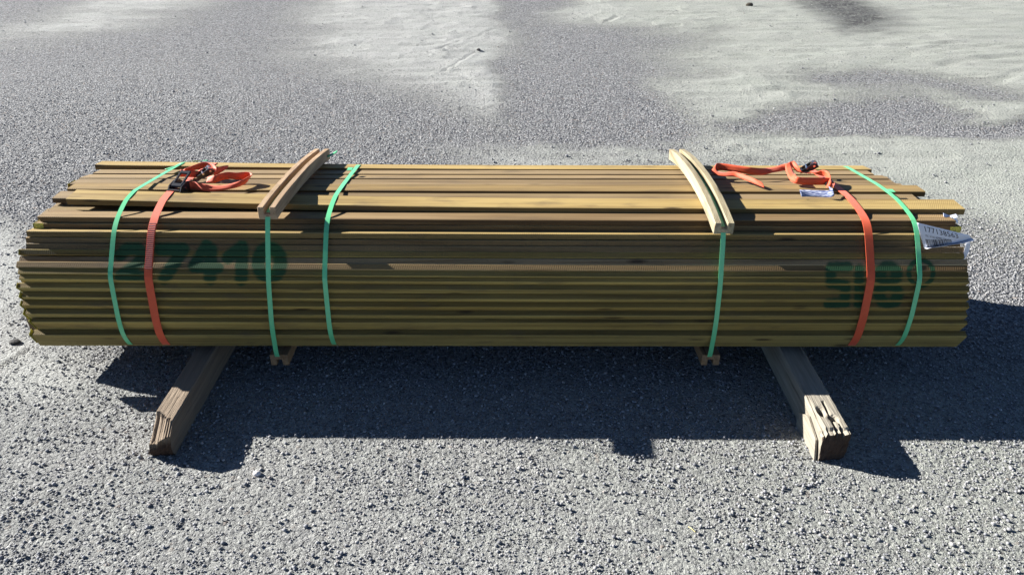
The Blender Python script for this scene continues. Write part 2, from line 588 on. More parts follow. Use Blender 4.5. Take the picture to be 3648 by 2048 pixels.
# loose chippings: real little stones, one uncountable mass
def ico():
    bm = bmesh.new()
    bmesh.ops.create_icosphere(bm, subdivisions=1, radius=1.0)
    bm.verts.index_update()
    v = np.array([tuple(q.co) for q in bm.verts]); f = np.array([[q.index for q in p.verts] for p in bm.faces])
    bm.free()
    return v, f


IV, IF = ico()
VAR = [IV * (0.72 + 0.5 * rng.random((12, 1))) * np.array((1.0, 0.6 + 0.5 * rng.random(), 0.5 + 0.35 * rng.random())) for _ in range(24)]


def scatter(n, yr, xw, r_lo, r_hi, power, keep):
    y = rng.uniform(*yr, n * 3)
    x = rng.uniform(-1, 1, n * 3) * xw(y)
    sd, _ = masks(x, y)
    p = keep(x, y, sd)
    ok = rng.random(n * 3) < p
    x, y = x[ok][:n], y[ok][:n]
    r = r_lo + (r_hi - r_lo) * rng.random(len(x)) ** power
    return x, y, r


half = lambda y: 0.62 * (y * CP + CAM_H * SP) / 1.0 * 1.08
clump = lambda x, y: np.clip(fbm(x * 5, y * 5, 80) * 1.9 - 0.45, 0.08, 1)
s1 = scatter(44000, (1.25, 3.2), half, 0.0017, 0.0042, 1.8, lambda x, y, s: np.clip(1.25 - s, 0.12, 1) * clump(x, y) * np.clip((3.2 - y) / .4, 0, 1))
s2 = scatter(11000, (1.25, 3.3), half, 0.0030, 0.0068, 2.0, lambda x, y, s: np.clip(1.45 - s * 1.3, 0.10, 1) * np.clip(clump(x + 7, y) + .25, 0, 1))
s3 = scatter(42000, (2.8, 6.6), half, 0.0030, 0.0062, 2.0, lambda x, y, s: np.clip(1.0 - 1.3 * s, 0.02, 1) * np.clip((6.6 - y) / 3.2, 0, 1) * np.clip((y - 2.8) / .4, 0, 1))
s4 = scatter(2600, (3.4, 10.5), half, 0.0035, 0.010, 3.0, lambda x, y, s: np.clip(0.6 - .4 * s, 0.1, 1))
sx = np.concatenate([q[0] for q in (s1, s2, s3, s4)]); sy = np.concatenate([q[1] for q in (s1, s2, s3, s4)]); sr = np.concatenate([q[2] for q in (s1, s2, s3, s4)])
ns = len(sx)
zi = np.clip(np.searchsorted(ys, sy), 0, ny - 1); zj = np.clip(np.searchsorted(xs, sx), 0, nx - 1)
sz = HZ[zi, zj] + sr * rng.uniform(-0.05, 0.65, ns)
sz[len(s1[0]):len(s1[0]) + len(s2[0])] += 0.25 * sr[len(s1[0]):len(s1[0]) + len(s2[0])]
vid = rng.integers(0, len(VAR), ns)
ang = rng.uniform(0, 2 * np.pi, ns)
base = np.array(VAR)[vid]
ca, sa = np.cos(ang)[:, None], np.sin(ang)[:, None]
vx = (base[:, :, 0] * ca - base[:, :, 1] * sa) * sr[:, None] + sx[:, None]
vy = (base[:, :, 0] * sa + base[:, :, 1] * ca) * sr[:, None] + sy[:, None]
vz = base[:, :, 2] * sr[:, None] + sz[:, None]
SV = np.stack((vx, vy, vz), -1).reshape(-1, 3).astype(np.float32)
SF = (IF[None] + (np.arange(ns) * 12)[:, None, None]).reshape(-1, 3).astype(np.int32)
gm = bpy.data.meshes.new('loose_chippings')
gm.vertices.add(len(SV)); gm.vertices.foreach_set('co', SV.ravel())
gm.loops.add(SF.size); gm.loops.foreach_set('vertex_index', SF.ravel())
gm.polygons.add(len(SF))
gm.polygons.foreach_set('loop_start', np.arange(0, SF.size, 3, dtype=np.int32))
gm.polygons.foreach_set('loop_total', np.full(len(SF), 3, np.int32))
gm.update(calc_edges=True)
tone = gm.attributes.new('tone', 'FLOAT', 'POINT')
tone.data.foreach_set('value', np.repeat(rng.random(ns), 12).astype(np.float32))
k = NT('crushed stone')
ta = k.n('ShaderNodeAttribute', attribute_name='tone').outputs['Fac']
nz = k.noise(k.coords().outputs[0], 400, 3)
cc = k.ramp(ta, [(0.0, (0.15, 0.153, 0.16)), (0.3, (0.25, 0.253, 0.26)), (0.7, (0.32, 0.32, 0.317)), (0.96, (0.37, 0.362, 0.345)), (0.98, (0.31, 0.275, 0.25)), (1.0, (0.52, 0.52, 0.50))])
k.l(k.mix(nz, cc, k.mix(1.0, cc, (0.75, 0.75, 0.78), 'MULTIPLY')), k.b.inputs['Base Color'])
k.b.inputs['Roughness'].default_value = 0.9
k.b.inputs['Specular IOR Level'].default_value = 0.25
gm.materials.append(k.m)
M_STONE = k.m
gravel = bpy.data.objects.new('gravel', gm)
COL.objects.link(gravel)
gravel['kind'] = 'stuff'

# ------------------------------------------------------------------ the stack of planks
M_WOOD = wood_mat('treated pine')
M_WOODP = wood_mat('treated pine with green spray', True)
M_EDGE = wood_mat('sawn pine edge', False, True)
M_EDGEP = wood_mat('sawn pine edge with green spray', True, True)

STROKES = []     # (x0,y0,x1,y1) in photo pixels


def poly_stroke(pts, w=17):
    for a, b in zip(pts[:-1], pts[1:]):
        STROKES.append((*a, *b, w))


def ring_stroke(cx, cy, rx, ry, w=17, n=14):
    pts = [(cx + rx * math.cos(t * 2 * math.pi / n), cy + ry * math.sin(t * 2 * math.pi / n)) for t in range(n + 1)]
    poly_stroke(pts, w)


poly_stroke([(428, 908), (452, 886), (492, 886), (508, 908), (494, 938), (430, 984), (516, 986)], 19)
poly_stroke([(572, 888), (652, 888), (622, 935), (586, 990)], 20)
poly_stroke([(736, 874), (690, 950), (776, 954)], 18); poly_stroke([(752, 890), (748, 992)], 20)
poly_stroke([(812, 918), (862, 880), (860, 994)], 20)
ring_stroke(960, 936, 40, 52, 21)
poly_stroke([(3022, 952), (2960, 952), (2960, 1008), (3012, 1016), (3010, 1078), (2952, 1082)], 21)
poly_stroke([(3062, 958), (3060, 1084)], 20)
ring_stroke(3165, 978, 30, 28, 23); ring_stroke(3165, 1048, 33, 34, 23)
ring_stroke(3281, 972, 44, 46, 9)
STROKES_A = np.array(STROKES)


def paint_amount(P):
    px, py = project(P)
    d = np.full(len(px), 1e9)
    for x0, y0, x1, y1, w in STROKES_A:
        ex, ey = x1 - x0, y1 - y0
        t = np.clip(((px - x0) * ex + (py - y0) * ey) / (ex * ex + ey * ey + 1e-9), 0, 1)
        d = np.minimum(d, np.hypot(px - x0 - ex * t, py - y0 - ey * t) / w)
    d = d + 0.25 * (px > 2500)
    return np.clip((1.75 - d) / 1.1, 0, 1) * 0.95


bundle = empty('plank_bundle', (0, rel(0.14, 0)[0], rel(0, -0.1262)[1]))
tag(bundle, 'long strapped stack of greenish brown sawn planks lying across two timbers', 'plank stack')

CORNERS = []      # (func x -> list of (y,z) world corners) for wrapping the straps


def bend(t, kb):
    """how far a plank's line is set back at t=-1 (left end) .. 1 (right end)"""
    return kb * (0.35 * t * t - 0.65 * t)


def plank(P, a, T, W, xl, xr, kb=0.0, lift=0.0, col=(0.30, 0.23, 0.12), paint=False, jag=0.0, joined=None, bow=0.0, still=False):
    """P: front top corner (survey units), a: slope of the wide face in degrees, T/W: thickness and width in metres"""
    y, z = rel(*P)
    a = math.radians(a)
    w = np.array((math.cos(a), -math.sin(a))); n = np.array((math.sin(a), math.cos(a)))
    ch = 0.0016
    if paint:
        fr = [(0, -ch), (0, -T * 0.35), (0, -T * 0.68), (0, -T + ch)]
        un = [(ch, -T), (0.010, -T), (0.020, -T), (0.030, -T)]
        top = [(0.028, 0), (0.016, 0), (0.007, 0), (ch, 0)]
        reach = np.array([1.0] * 4 + [0.75, 0.35, 0.22, 0.15] + [0] * 4 + [0.35, 0.45, 0.6, 0.9])
        ringp = fr + un + [(W - ch, -T), (W, -T + ch), (W, -ch), (W - ch, 0)] + top
    else:
        ringp = [(0, -ch), (0, -T + ch), (ch, -T), (W - ch, -T), (W, -T + ch), (W, -ch), (W - ch, 0), (ch, 0)]
    xm = [xl, xl * 0.62, xl * 0.3, 0.0, xr * 0.3, xr * 0.62, xr]
    if paint:
        xa = np.concatenate((np.arange(-1.36, -0.66, 0.006), np.arange(0.95, 1.42, 0.006)))
        xm = sorted([q for q in xm if not (-1.37 < q < -0.65 or 0.94 < q < 1.43)] + [q for q in xa if xl + 0.01 < q < xr - 0.01] + [xl, xr])
        xm = sorted(set(round(q, 5) for q in xm))
    m = len(ringp)
    vs = []
    s0, s1, s2 = (rng.uniform(-.0022, .0022), rng.uniform(-.003, .003), rng.uniform(-.002, .002)) if joined is None else (0, 0, 0)
    if still:
        s0 = s1 = s2 = 0.0
    ja, jb = jag * rng.uniform(-1, 1), jag * rng.uniform(-1, 1)
    for i, x in enumerate(xm):
        t = x / 1.5
        dy = bend(t, kb)
        dz = lift * max(0.0, -t) ** 1.5 + bow * (1 - t * t)
        sl = s0 + s1 * t + s2 * math.cos(t * 2.6)
        for q, r in ringp:
            p = np.array((y + dy, z + dz)) + w * (q + sl) + n * r
            xx = x + (ja * (q / W - .5) if i == 0 else jb * (q / W - .5) if i == len(xm) - 1 else 0)
            vs.append((xx, p[0], p[1]))
    fs = [(i * m + j, i * m + (j + 1) % m, (i + 1) * m + (j + 1) % m, (i + 1) * m + j) for i in range(len(xm) - 1) for j in range(m)]
    fs += [tuple(range(m))[::-1], tuple((len(xm) - 1) * m + j for j in range(m))]
    fs = [f[::-1] for f in fs]

    def corners(x):
        t = x / 1.5
        dy = bend(t, kb); dz = lift * max(0.0, -t) ** 1.5 + bow * (1 - t * t)
        out = []
        if xl - .02 <= x <= xr + .02:
            for q, r in ((0, 0), (0, -T), (W, -T), (W, 0)):
                p = np.array((y + dy, z + dz)) + w * (q + s0 + s1 * t + s2 * math.cos(t * 2.6)) + n * r
                out.append((p[0], p[1]))
        return out
    CORNERS.append(corners)
    if joined is not None:
        joined.add(vs, fs)
        return None
    edge_seg = (0, 1, 2, 9) if paint else (0, 4)
    o = mesh_obj('plank', vs, fs, M_WOODP if paint else M_WOOD, None, False, {'paint': paint_amount(np.array(vs)) * np.tile(reach, len(xm))} if paint else None)
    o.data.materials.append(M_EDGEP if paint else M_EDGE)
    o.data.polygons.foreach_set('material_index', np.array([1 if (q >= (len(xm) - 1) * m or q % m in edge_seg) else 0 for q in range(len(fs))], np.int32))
    # the plank's own origin at its middle so the grain differs
    off = Vector((0, y, z))
    for v in o.data.vertices:
        v.co -= off
    o.location = off - bundle.location
    o.parent = bundle
    c = np.array(col) * rng.uniform(0.80, 1.14) * (1 + rng.uniform(-1, 1) * np.array((.05, 0, -.10)))
    o.color = (*c, 1)
    return o


def end_x(px, P, kb=0.0, t=-1, lift=0.0):
    y, z = rel(*P)
    return x_at(px, y + bend(t, kb), z + (lift if t < 0 else 0))


WARM = (0.345, 0.240, 0.100)
GREY = (0.295, 0.215, 0.115)
PALE = (0.420, 0.312, 0.128)
OLIVE = (0.440, 0.333, 0.107)
BROWN = (0.345, 0.240, 0.112)
PINK = (0.390, 0.275, 0.142)
mm = 0.001
# P, slope, thickness, width, left px, right px, set-back of the left end, lift, colour, painted
ROWS = [
    # across the top, from the back
    ((0.2500, 0.0400), 8, 18.5, 71, 333, 3103, .010, .012, PALE, 0),
    ((0.2220, 0.0432), 9, 18.5, 68, 330, 3114, .008, .000, GREY, 0),
    ((0.1940, 0.0464), 10, 18.5, 68, 285, 3170, .008, .000, GREY, 0),
    ((0.1570, 0.0512), 6, 18.5, 72, 248, 3202, .010, .000, GREY, 0),
    ((0.1270, 0.0540), 4, 18.5, 73, 236, 3299, .020, .000, WARM, 0),
    ((0.0985, 0.0516), 1, 18.0, 69, 183, 3280, .022, .000, GREY, 0),
    ((0.0700, 0.0532), -4, 20.5, 73, 235, 3435, .028, .020, PALE, 0),
    ((0.0790, 0.0425), 3, 18.5, 71, 171, 3399, .020, .000, WARM, 0),
    # the front, stepping down
    ((0.0410, 0.0490), 4, 18.0, 71, 135, 3404, .020, .000, PINK, 0),
    ((0.0398, 0.0416), 8, 18.5, 71, 125, 3417, .020, .000, BROWN, 1),
    ((0.0262, 0.0368), 10, 18.5, 71, 94, 3425, .020, .000, PALE, 1),
    ((0.0235, 0.0292), 15, 18.5, 71, 90, 3420, .020, .000, BROWN, 1),
    ((0.0184, 0.0234), 26, 18.5, 71, 88, 3433, .020, .000, BROWN, 1),
    ((0.0147, 0.0170), 34, 18.5, 71, 75, 3436, .020, .000, OLIVE, 1),
    # the lower front, planks tipped over with the curve of the stack
    ((0.0100, 0.0104), 44, 19.8, 72, 69, 3444, .020, .000, (0.50, 0.365, 0.195), 1),
    ((0.0045, 0.0047), 46, 19.6, 72, 62, 3446, .018, .000, (0.40, 0.295, 0.145), 1),
    ((0.0003, -0.0022), 47, 19.3, 72, 69, 3449, .017, .000, OLIVE, 1),
    ((-0.0038, -0.0091), 49, 15.3, 72, 71, 3454, .016, .000, OLIVE, 1),
    ((-0.0019, -0.0205), 50.5, 19.5, 72, 70, 3451, .014, .000, OLIVE, 1),
    ((-0.0019, -0.0328), 52, 20.6, 72, 80, 3447, .012, .000, OLIVE, 1),
    ((-0.0036, -0.0440), 53.5, 20.0, 72, 84, 3446, .010, .000, OLIVE, 1),
    ((-0.0047, -0.0559), 55, 20.1, 72, 95, 3443, .008, .000, OLIVE, 0),
    ((-0.0066, -0.0672), 59, 15.0, 72, 115, 3443, .005, .000, OLIVE, 0),
    ((-0.0019, -0.0866), 63, 22.6, 68, 119, 3437, .003, .000, OLIVE, 0),
]
PLANKS = []
for P, a, T, W, pl, pr, kb, lift, col, pt in ROWS:
    xl = end_x(pl, P, kb, -1, lift); xr = end_x(pr, P, kb, 1)
    PLANKS.append(plank(P, a, T * mm, W * mm, xl, xr, kb, lift, col, bool(pt), jag=0.006, bow=rng.uniform(-.0006, .0006), still=(len(PLANKS) == 9)))

# the planks hidden inside the stack, joined into one part
inner = MB()
zt = 0.0345
while zt > -0.118:
    if zt > 0.020: y_in, y_out = 0.082, 0.180
    elif zt > 0.002: y_in, y_out = 0.066, 0.288
    elif zt > -0.02: y_in, y_out = 0.048, 0.300
    elif zt > -0.05: y_in, y_out = 0.035, 0.304
    elif zt > -0.09: y_in, y_out = 0.032, 0.298
    else: y_in, y_out = 0.032, 0.283
    if 0.020 < zt and zt < 0.0285:
        y_out = 0.275
    yy = y_in
    while yy + 0.0285 < y_out:
        plank((yy, zt), 0.0, 0.0185, 0.0712, (-1.632 if zt < -0.075 else -1.608 if zt < -0.03 else -1.582) + rng.uniform(-.014, .014), 1.43 + rng.uniform(-.02, .02), 0.006, 0, joined=inner)
        yy += 0.0290
    zt -= 0.00752
o = inner.build('inner_planks', M_WOOD, None)
o['kind'] = 'stuff'
o.color = (*GREY, 1)
adopt(o, bundle)

# yellow paper end labels stapled to some planks
k = NT('yellow label paper')
nz = k.noise(k.coords((220, 220, 420)).outputs[0], 1.0, 2)
k.l(k.mix(k.ramp(nz, [(0.52, (0, 0, 0)), (0.56, (1, 1, 1))]), (0.50, 0.45, 0.05), (0.14, 0.15, 0.04)), k.b.inputs['Base Color'])
k.b.inputs['Roughness'].default_value = 0.5
M_YELLOW = k.m


def end_label(i, at_left=True, front=0.030, wrap=True):
    """a little label folded round the end of plank i"""
    P, a, T, W, pl, pr, kb, lift, col, pt = ROWS[i]
    y, z = rel(*P)
    a = math.radians(a)
    w = Vector((0, math.cos(a), -math.sin(a))); n = Vector((0, math.sin(a), math.cos(a)))
    sx_ = -1 if at_left else 1
    xe = end_x(pl if at_left else pr, P, kb, sx_, lift) + sx_ * 0.004
    o0 = Vector((xe, y + bend(sx_, kb), z + lift * (1 if at_left else 0)))
    T *= mm
    b = MB()
    e = 0.0016
    if wrap:
        b.prism([o0 - w * e - n * 0.0, o0 - w * e - n * (T + .001), o0 - w * e - n * (T + .001) - Vector((sx_ * front, 0, 0)), o0 - w * e - Vector((sx_ * front, 0, 0))], -w * 0.0008)
    q = o0 + Vector((sx_ * e, 0, 0)) - w * 0.003
    b.prism([q, q - n * T, q - n * T + w * 0.055, q + w * 0.055], Vector((sx_ * 0.0008, 0, 0)))
    lo = b.build('end_label', M_YELLOW)
    par = PLANKS[i]
    lo.parent = par
    lo.location = -(Vector(par.location) + Vector(bundle.location))
    return lo


end_label(9, True, 0.030)
end_label(9, False, 0.032)
for i in (13, 18, 19, 20, 21, 22, 23):
    end_label(i, True, wrap=False)
end_label(3, True, wrap=False)

# ------------------------------------------------------------------ grooved battens that spread the middle straps
def batten(name, pts, xs_, w=0.056, h=0.042, gw=0.019, gd=0.023, up=True, col=PINK, mat=M_WOOD):
    """pts: (y,z) survey units of the underside (up) or top side (not up); xs_: world x of front and rear"""
    s = 1 if up else -1
    prof = [(-w / 2, 0), (w / 2, 0), (w / 2, s * h), (gw / 2, s * h), (gw / 2, s * (h - gd)), (-gw / 2, s * (h - gd)), (-gw / 2, s * h), (-w / 2, s * h)]
    if not up:
        prof = prof[::-1]
    P = [rel(*p) for p in pts]
    ts = np.linspace(0, 1, 9)
    src = np.linspace(0, 1, len(P))
    yy = np.interp(ts, src, [p[0] for p in P]); 
    cz = np.polyfit(src, [p[1] for p in P], 2 if len(P) > 2 else 1)
    zz = np.polyval(cz, ts)
    xx = np.interp(ts, (0, 1), xs_)
    m = len(prof)
    vs = []
    for i in range(len(ts)):
        j0, j1 = max(i - 1, 0), min(i + 1, len(ts) - 1)
        t = Vector((0, yy[j1] - yy[j0], zz[j1] - zz[j0])).normalized()
        nrm = Vector((0, -t.z, t.y))
        for q, r in prof:
            vs.append(Vector((xx[i] + q, yy[i], zz[i])) + nrm * r)
    fs = [(i * m + j, (i + 1) * m + j, (i + 1) * m + (j + 1) % m, i * m + (j + 1) % m) for i in range(len(ts) - 1) for j in range(m)]
    # end caps built from three quads so the concave outline fills cleanly
    for e, flip in ((0, False), ((len(ts) - 1) * m, True)):
        # corner order is kept by reversed profiles; bridging faces named by profile index
        ids = [e + j for j in range(m)]
        if not up:
            ids = ids[::-1]
        caps = [(ids[0], ids[5], ids[6], ids[7]), (ids[0], ids[1], ids[4], ids[5]), (ids[1], ids[2], ids[3], ids[4])]
        for c in caps:
            fs.append(c if flip else c[::-1])
    mid = Vector((float(np.mean(xx)), float(np.mean(yy)), float(np.mean(zz))))
    o = mesh_obj(name, [v - mid for v in vs], fs, mat)
    bm = bmesh.new(); bm.from_mesh(o.data)
    bmesh.ops.recalc_face_normals(bm, faces=bm.faces)
    bmesh.ops.bevel(bm, geom=[e for e in bm.edges if e.calc_face_angle(0) > 0.9], offset=0.0014, segments=1, affect='EDGES')
    bm.to_mesh(o.data); bm.free()
    o.location = mid
    o.color = (*col, 1)
    groove = [(xx[i], yy[i], zz[i] + s * (h - gd)) for i in range(len(ts))]
    return o, groove


def wood_cross_mat(name):
    """same timber with the grain running front to back"""
    m = wood_mat(name)
    for nd in m.node_tree.nodes:
        if nd.type == 'MAPPING':
            s = nd.inputs['Scale'].default_value
            s[0], s[1] = s[1], s[0]
    return m


M_CROSS = wood_cross_mat('pine batten')
cl, gl = batten('batten', [(0.018, 0.0600), (0.09, 0.0580), (0.20, 0.0520), (0.305, 0.0360)], (-0.300 * U, -0.2945 * U), w=0.057, h=0.041, up=True, col=(0.46, 0.325, 0.205), mat=M_CROSS)
tag(cl, 'reddish grooved wooden batten with a green strap in its groove, on top beside orange tail', 'batten', 'grooved battens under the middle straps')
cr_, gr = batten('batten', [(0.006, 0.0450), (0.09, 0.0570), (0.20, 0.0515), (0.305, 0.0365)], (0.2585 * U, 0.2560 * U), w=0.060, h=0.040, up=True, col=(0.44, 0.385, 0.255), mat=M_CROSS)
tag(cr_, 'pale whitish grooved batten bent over the stack top beside the orange strap loops', 'batten', 'grooved battens under the middle straps')
bl, gbl = batten('batten', [(-0.003, -0.1252), (0.30, -0.1252)], (-0.3075 * U, -0.3075 * U), w=0.060, h=0.040, up=False, col=(0.34, 0.22, 0.12), mat=M_CROSS)
tag(bl, 'grooved batten under the stack below the green strap near the rotten left timber', 'batten', 'grooved battens under the middle straps')
br, gbr = batten('batten', [(-0.003, -0.1252), (0.30, -0.1252)], (0.2625 * U, 0.2575 * U), w=0.060, h=0.040, up=False, col=(0.34, 0.22, 0.12), mat=M_CROSS)
tag(br, 'grooved batten under the stack below the green strap of the pale batten', 'batten', 'grooved battens under the middle straps')

# ------------------------------------------------------------------ straps
def hull(points):
    pts = sorted(set((round(a, 5), round(b, 5)) for a, b in points))

    def half_(ps):
        h = []
        for p in ps:
            while len(h) >= 2 and (h[-1][0] - h[-2][0]) * (p[1] - h[-2][1]) - (h[-1][1] - h[-2][1]) * (p[0] - h[-2][0]) <= 0:
                h.pop()
            h.append(p)
        return h
    lo = half_(pts); up = half_(pts[::-1])
    return lo[:-1] + up[:-1]          # counter-clockwise in (y, z)


def strap_path(x, extra=(), off=0.0022):
    pts = []
    for f in CORNERS:
        pts += f(x)
    pts += [(e[1], e[2]) for e in extra]
    H = np.array(hull(pts))
    # push outwards
    c = H.mean(0)
    n = len(H)
    out = []
    for i in range(n):
        a, b, d = H[i - 1], H[i], H[(i + 1) % n]
        e1 = (b - a) / np.linalg.norm(b - a); e2 = (d - b) / np.linalg.norm(d - b)
        nn = np.array((e1[1] + e2[1], -e1[0] - e2[0])); nn /= np.linalg.norm(nn)
        out.append(b + nn * off)
    return np.array(out)


def strap_band(x, width, thick, extra=None, lean=None):
    H = strap_path(x, extra or ())
    pts = []
    n = len(H)
    i0 = int(np.argmin(H[:, 1]))
    seq = [H[(i0 + i) % n] for i in range(n + 1)]
    for a, b in zip(seq[:-1], seq[1:]):                       # soften every corner a little
        L = np.linalg.norm(b - a)
        m = min(0.014 / L, 0.3)
        pts += [a * (1 - m) + b * m, a * m + b * (1 - m)]
    for _ in range(2):
        pts = [q for a, b in zip(pts, pts[1:] + pts[:1]) for q in (a * .75 + b * .25, a * .25 + b * .75)]
    pts = np.array(pts + [pts[0]])
    C = []
    for y, z in pts:
        dx = lean(y, z) if lean else 0.0
        C.append((x + dx, y, z))
    return ribbon(C, [(1, 0, 0)] * len(C), width, thick, 1), H


k = NT('green plastic strapping')
mp = k.coords((240, 900, 900))
nz = k.noise(mp.outputs[0], 1.0, 2)
nb = k.noise(k.coords((9, 9, 9)).outputs[0], 1.0, 3)
k.l(k.mix(nb, k.mix(nz, (0.11, 0.50, 0.21), (0.16, 0.58, 0.28)), (0.13, 0.54, 0.25)), k.b.inputs['Base Color'])
k.b.inputs['Roughness'].default_value = 0.33
k.b.inputs['Specular IOR Level'].default_value = 0.6
k.l(k.bump(nz, 0.3, 0.0004), k.b.inputs['Normal'])
M_GREEN = k.m

k = NT('orange polyester webbing')
mp = k.coords((900, 420, 420))
wv = k.n('ShaderNodeTexWave', wave_type='BANDS', bands_direction='DIAGONAL')
k.l(k.coords((1, 1, 1)).outputs[0], wv.inputs['Vector']); wv.inputs['Scale'].default_value = 260
nz = k.noise(k.coords((40, 40, 40)).outputs[0], 1.0, 4)
nd_ = k.noise(k.coords((300, 300, 300)).outputs[0], 1.0, 2)
c1 = k.mix(nz, (0.60, 0.058, 0.009), (0.73, 0.105, 0.024))
c1 = k.mix(k.math('MULTIPLY', nd_, 0.35), c1, (0.42, 0.05, 0.02))
k.l(c1, k.b.inputs['Base Color'])
k.b.inputs['Roughness'].default_value = 0.62
k.b.inputs['Sheen Weight'].default_value = 0.15
k.l(k.bump(wv.outputs['Fac'], 0.35, 0.0005), k.b.inputs['Normal'])
M_ORANGE = k.m
M_BLACK = simple_mat('black plastic', (0.012, 0.012, 0.014), 0.32, 0.3, 120, spec=0.6)
M_STEEL = simple_mat('zinc plated steel', (0.72, 0.72, 0.74), 0.22, 0.12, 200, metal=1.0)

GW, GT = 0.0152, 0.0009
SEAL_Z = {}


def green_strap(x, label, extra=None, lean=None):
    root = empty('plastic_strap', (x, rel(0, 0)[0], rel(0, 0)[1]))
    tag(root, label, 'strap', 'green plastic straps round the stack')
    (v, f), H = strap_band(x, GW, GT, extra, lean)
    o = mesh_obj('band', v, f, M_GREEN)
    adopt(o, root)
    return root, H


g1r, H1 = green_strap(-0.501 * U, 'green plastic strap nearest the sawtooth left plank ends, outside the orange strap')
g2r, H2 = green_strap(-0.300 * U, 'green plastic strap running through the groove of the reddish batten', gl + gbl,
                      lambda y, z: -0.0002 + (z - rel(0, .058)[1]) * 0.05)
g3r, H3 = green_strap(-0.2332 * U, 'green plastic strap lying straight on the planks just beside the reddish batten')
g4r, H4 = green_strap(0.2585 * U, 'green plastic strap running through the groove of the pale batten', gr + gbr,
                      lambda y, z: -0.0002 - (z - rel(0, .058)[1]) * 0.01)
g5r, H5 = green_strap(0.506 * U, 'green plastic strap beside the white numbered paper tag')


def top_z(H, y):
    """height of a strap's path on its upper side at depth y"""
    best = -9
    n = len(H)
    for i in range(n):
        a, b = H[i], H[(i + 1) % n]
        if (a[0] - y) * (b[0] - y) <= 0 and abs(a[0] - b[0]) > 1e-6:
            best = max(best, a[1] + (b[1] - a[1]) * (y - a[0]) / (b[0] - a[0]))
    return best


def loose_tail(root, pts, width=GW, thick=GT, mat=M_GREEN, name='loose_end', sides=None, n_sub=6):
    v, f = ribbon(pts, sides or [(1, 0.15, 0.1)] * len(pts), width, thick, n_sub)
    o = mesh_obj(name, v, f, mat, None, True)
    adopt(o, root)
    return o


# sealed, crumpled ends at the back of the outer straps
def yz(y, z):
    return rel(y, z)


a_ = rel(0.235, .047); b_ = rel(0.215, .053); c_ = rel(0.255, .045)
x1 = -0.501 * U
loose_tail(g1r, [(x1 + 0.002, b_[0], b_[1]), (x1 + 0.016, a_[0], a_[1] + .010), (x1 + 0.040, a_[0] + .012, a_[1] + .018), (x1 + 0.070, c_[0] + .004, c_[1] + .014), (x1 + .105, c_[0] + .03, c_[1] + .006)],
           sides=[(1, .1, 0), (.9, -.3, .3), (.5, -.8, .2), (.3, -.9, .5), (.2, -1, 0)])
b_ = rel(0.11, .0605)
mb = MB(); mb.box((0.506 * U - .006, b_[0], b_[1] + .0015), (0.022, 0.026, 0.002), None, 0.0005)
o = mb.build('seal', M_GREEN); adopt(o, g5r)
b_ = rel(0.213, .0535)
mb = MB(); mb.box((-0.2332 * U - .003, b_[0], b_[1] + .001), (0.019, 0.028, 0.002), None, 0.0005)
o = mb.build('seal', M_GREEN); adopt(o, g3r)
b_ = rel(0.300, .046)
loose_tail(g2r, [(-0.2945 * U + .012, b_[0] - .03, b_[1] - .004), (-0.2945 * U + .040, b_[0] - .02, b_[1] + .004), (-0.2945 * U + .062, b_[0] + .0, b_[1] + .012)], sides=[(0, 1, .3)] * 3)


# orange ratchet straps -------------------------------------------------
OW, OT = 0.0252, 0.0016
ZT = rel(0, 0.0572)[1]          # about the height of the plank tops


def on_top(px, py, h):
    return at_z(px, py, ZT + h)


def webbing(root, ctrl, name='loose_tail', width=OW):
    """ctrl: (px, py of the strap's middle, height of that middle over the planks, side vector)"""
    C = [on_top(px, py, h) for px, py, h, s in ctrl]
    v, f = ribbon(C, [s for *_, s in ctrl], width, OT, 7)
    o = mesh_obj(name, v, f, M_ORANGE, None, True)
    adopt(o, root)
    return o


def stitch_edges(root, x, H):
    pass


def orange_band(x, label):
    root = empty('ratchet_strap', (x, rel(0, 0)[0], rel(0, 0)[1]))
    tag(root, label, 'ratchet strap', 'orange ratchet straps round the stack')
    (v, f), H = strap_band(x, OW, OT)
    o = mesh_obj('band', v, f, M_ORANGE)
    adopt(o, root)
    return root, H


UPV = (0, 0.12, 1)
o1, HO1 = orange_band(-0.4535 * U, 'orange ratchet strap with a looped tail next to the reddish batten side')
o1['label'] = 'orange ratchet strap with black buckle and looped tail, over the green sprayed number'
webbing(o1, [(648, 668, .012, (.25, -.1, 1)), (668, 662, .014, (.2, .1, 1)), (692, 661, .013, (0, .25, 1)), (722, 667, .012, (0, .55, .8)), (760, 671, .008, (0, .95, .45)), (800, 668, .007, (0, 1, .35)),
             (845, 658, .009, (.2, .8, .6)), (878, 643, .013, (.4, .4, .9)), (892, 631, .014, (.7, -.1, .8)), (886, 624, .014, (.5, -.3, .9)), (868, 626, .013, (0, .1, 1)), (845, 628, .012, UPV),
             (815, 626, .013, UPV), (790, 630, .012, UPV), (765, 639, .011, (0, .3, 1)), (738, 640, .006, (0, .8, .4))])
webbing(o1, [(642, 618, .012, (.1, .25, 1)), (654, 617, .012, (.1, .2, 1)), (664, 609, .020, (.1, -.5, .9)), (684, 601, .022, (0, -.55, .8)), (708, 593, .022, (0, -.4, .9)), (732, 589, .020, (0, -.2, 1)),
             (754, 595, .018, (.3, 0, 1)), (764, 606, .014, (.6, .2, .8)), (760, 617, .010, (.8, .4, .5))])
webbing(o1, [(642, 617, .011, (.1, .25, 1)), (672, 619, .012, (.2, .2, 1)), (690, 620, .010, (.3, .3, 1)), (704, 622, .006, (.3, .5, .6))])
webbing(o1, [(762, 616, .008, (0, .3, 1)), (780, 607, .010, (0, .4, 1)), (798, 600, .010, (0, .8, .6)), (812, 595, .008, (0, 1, .2))], width=0.022)


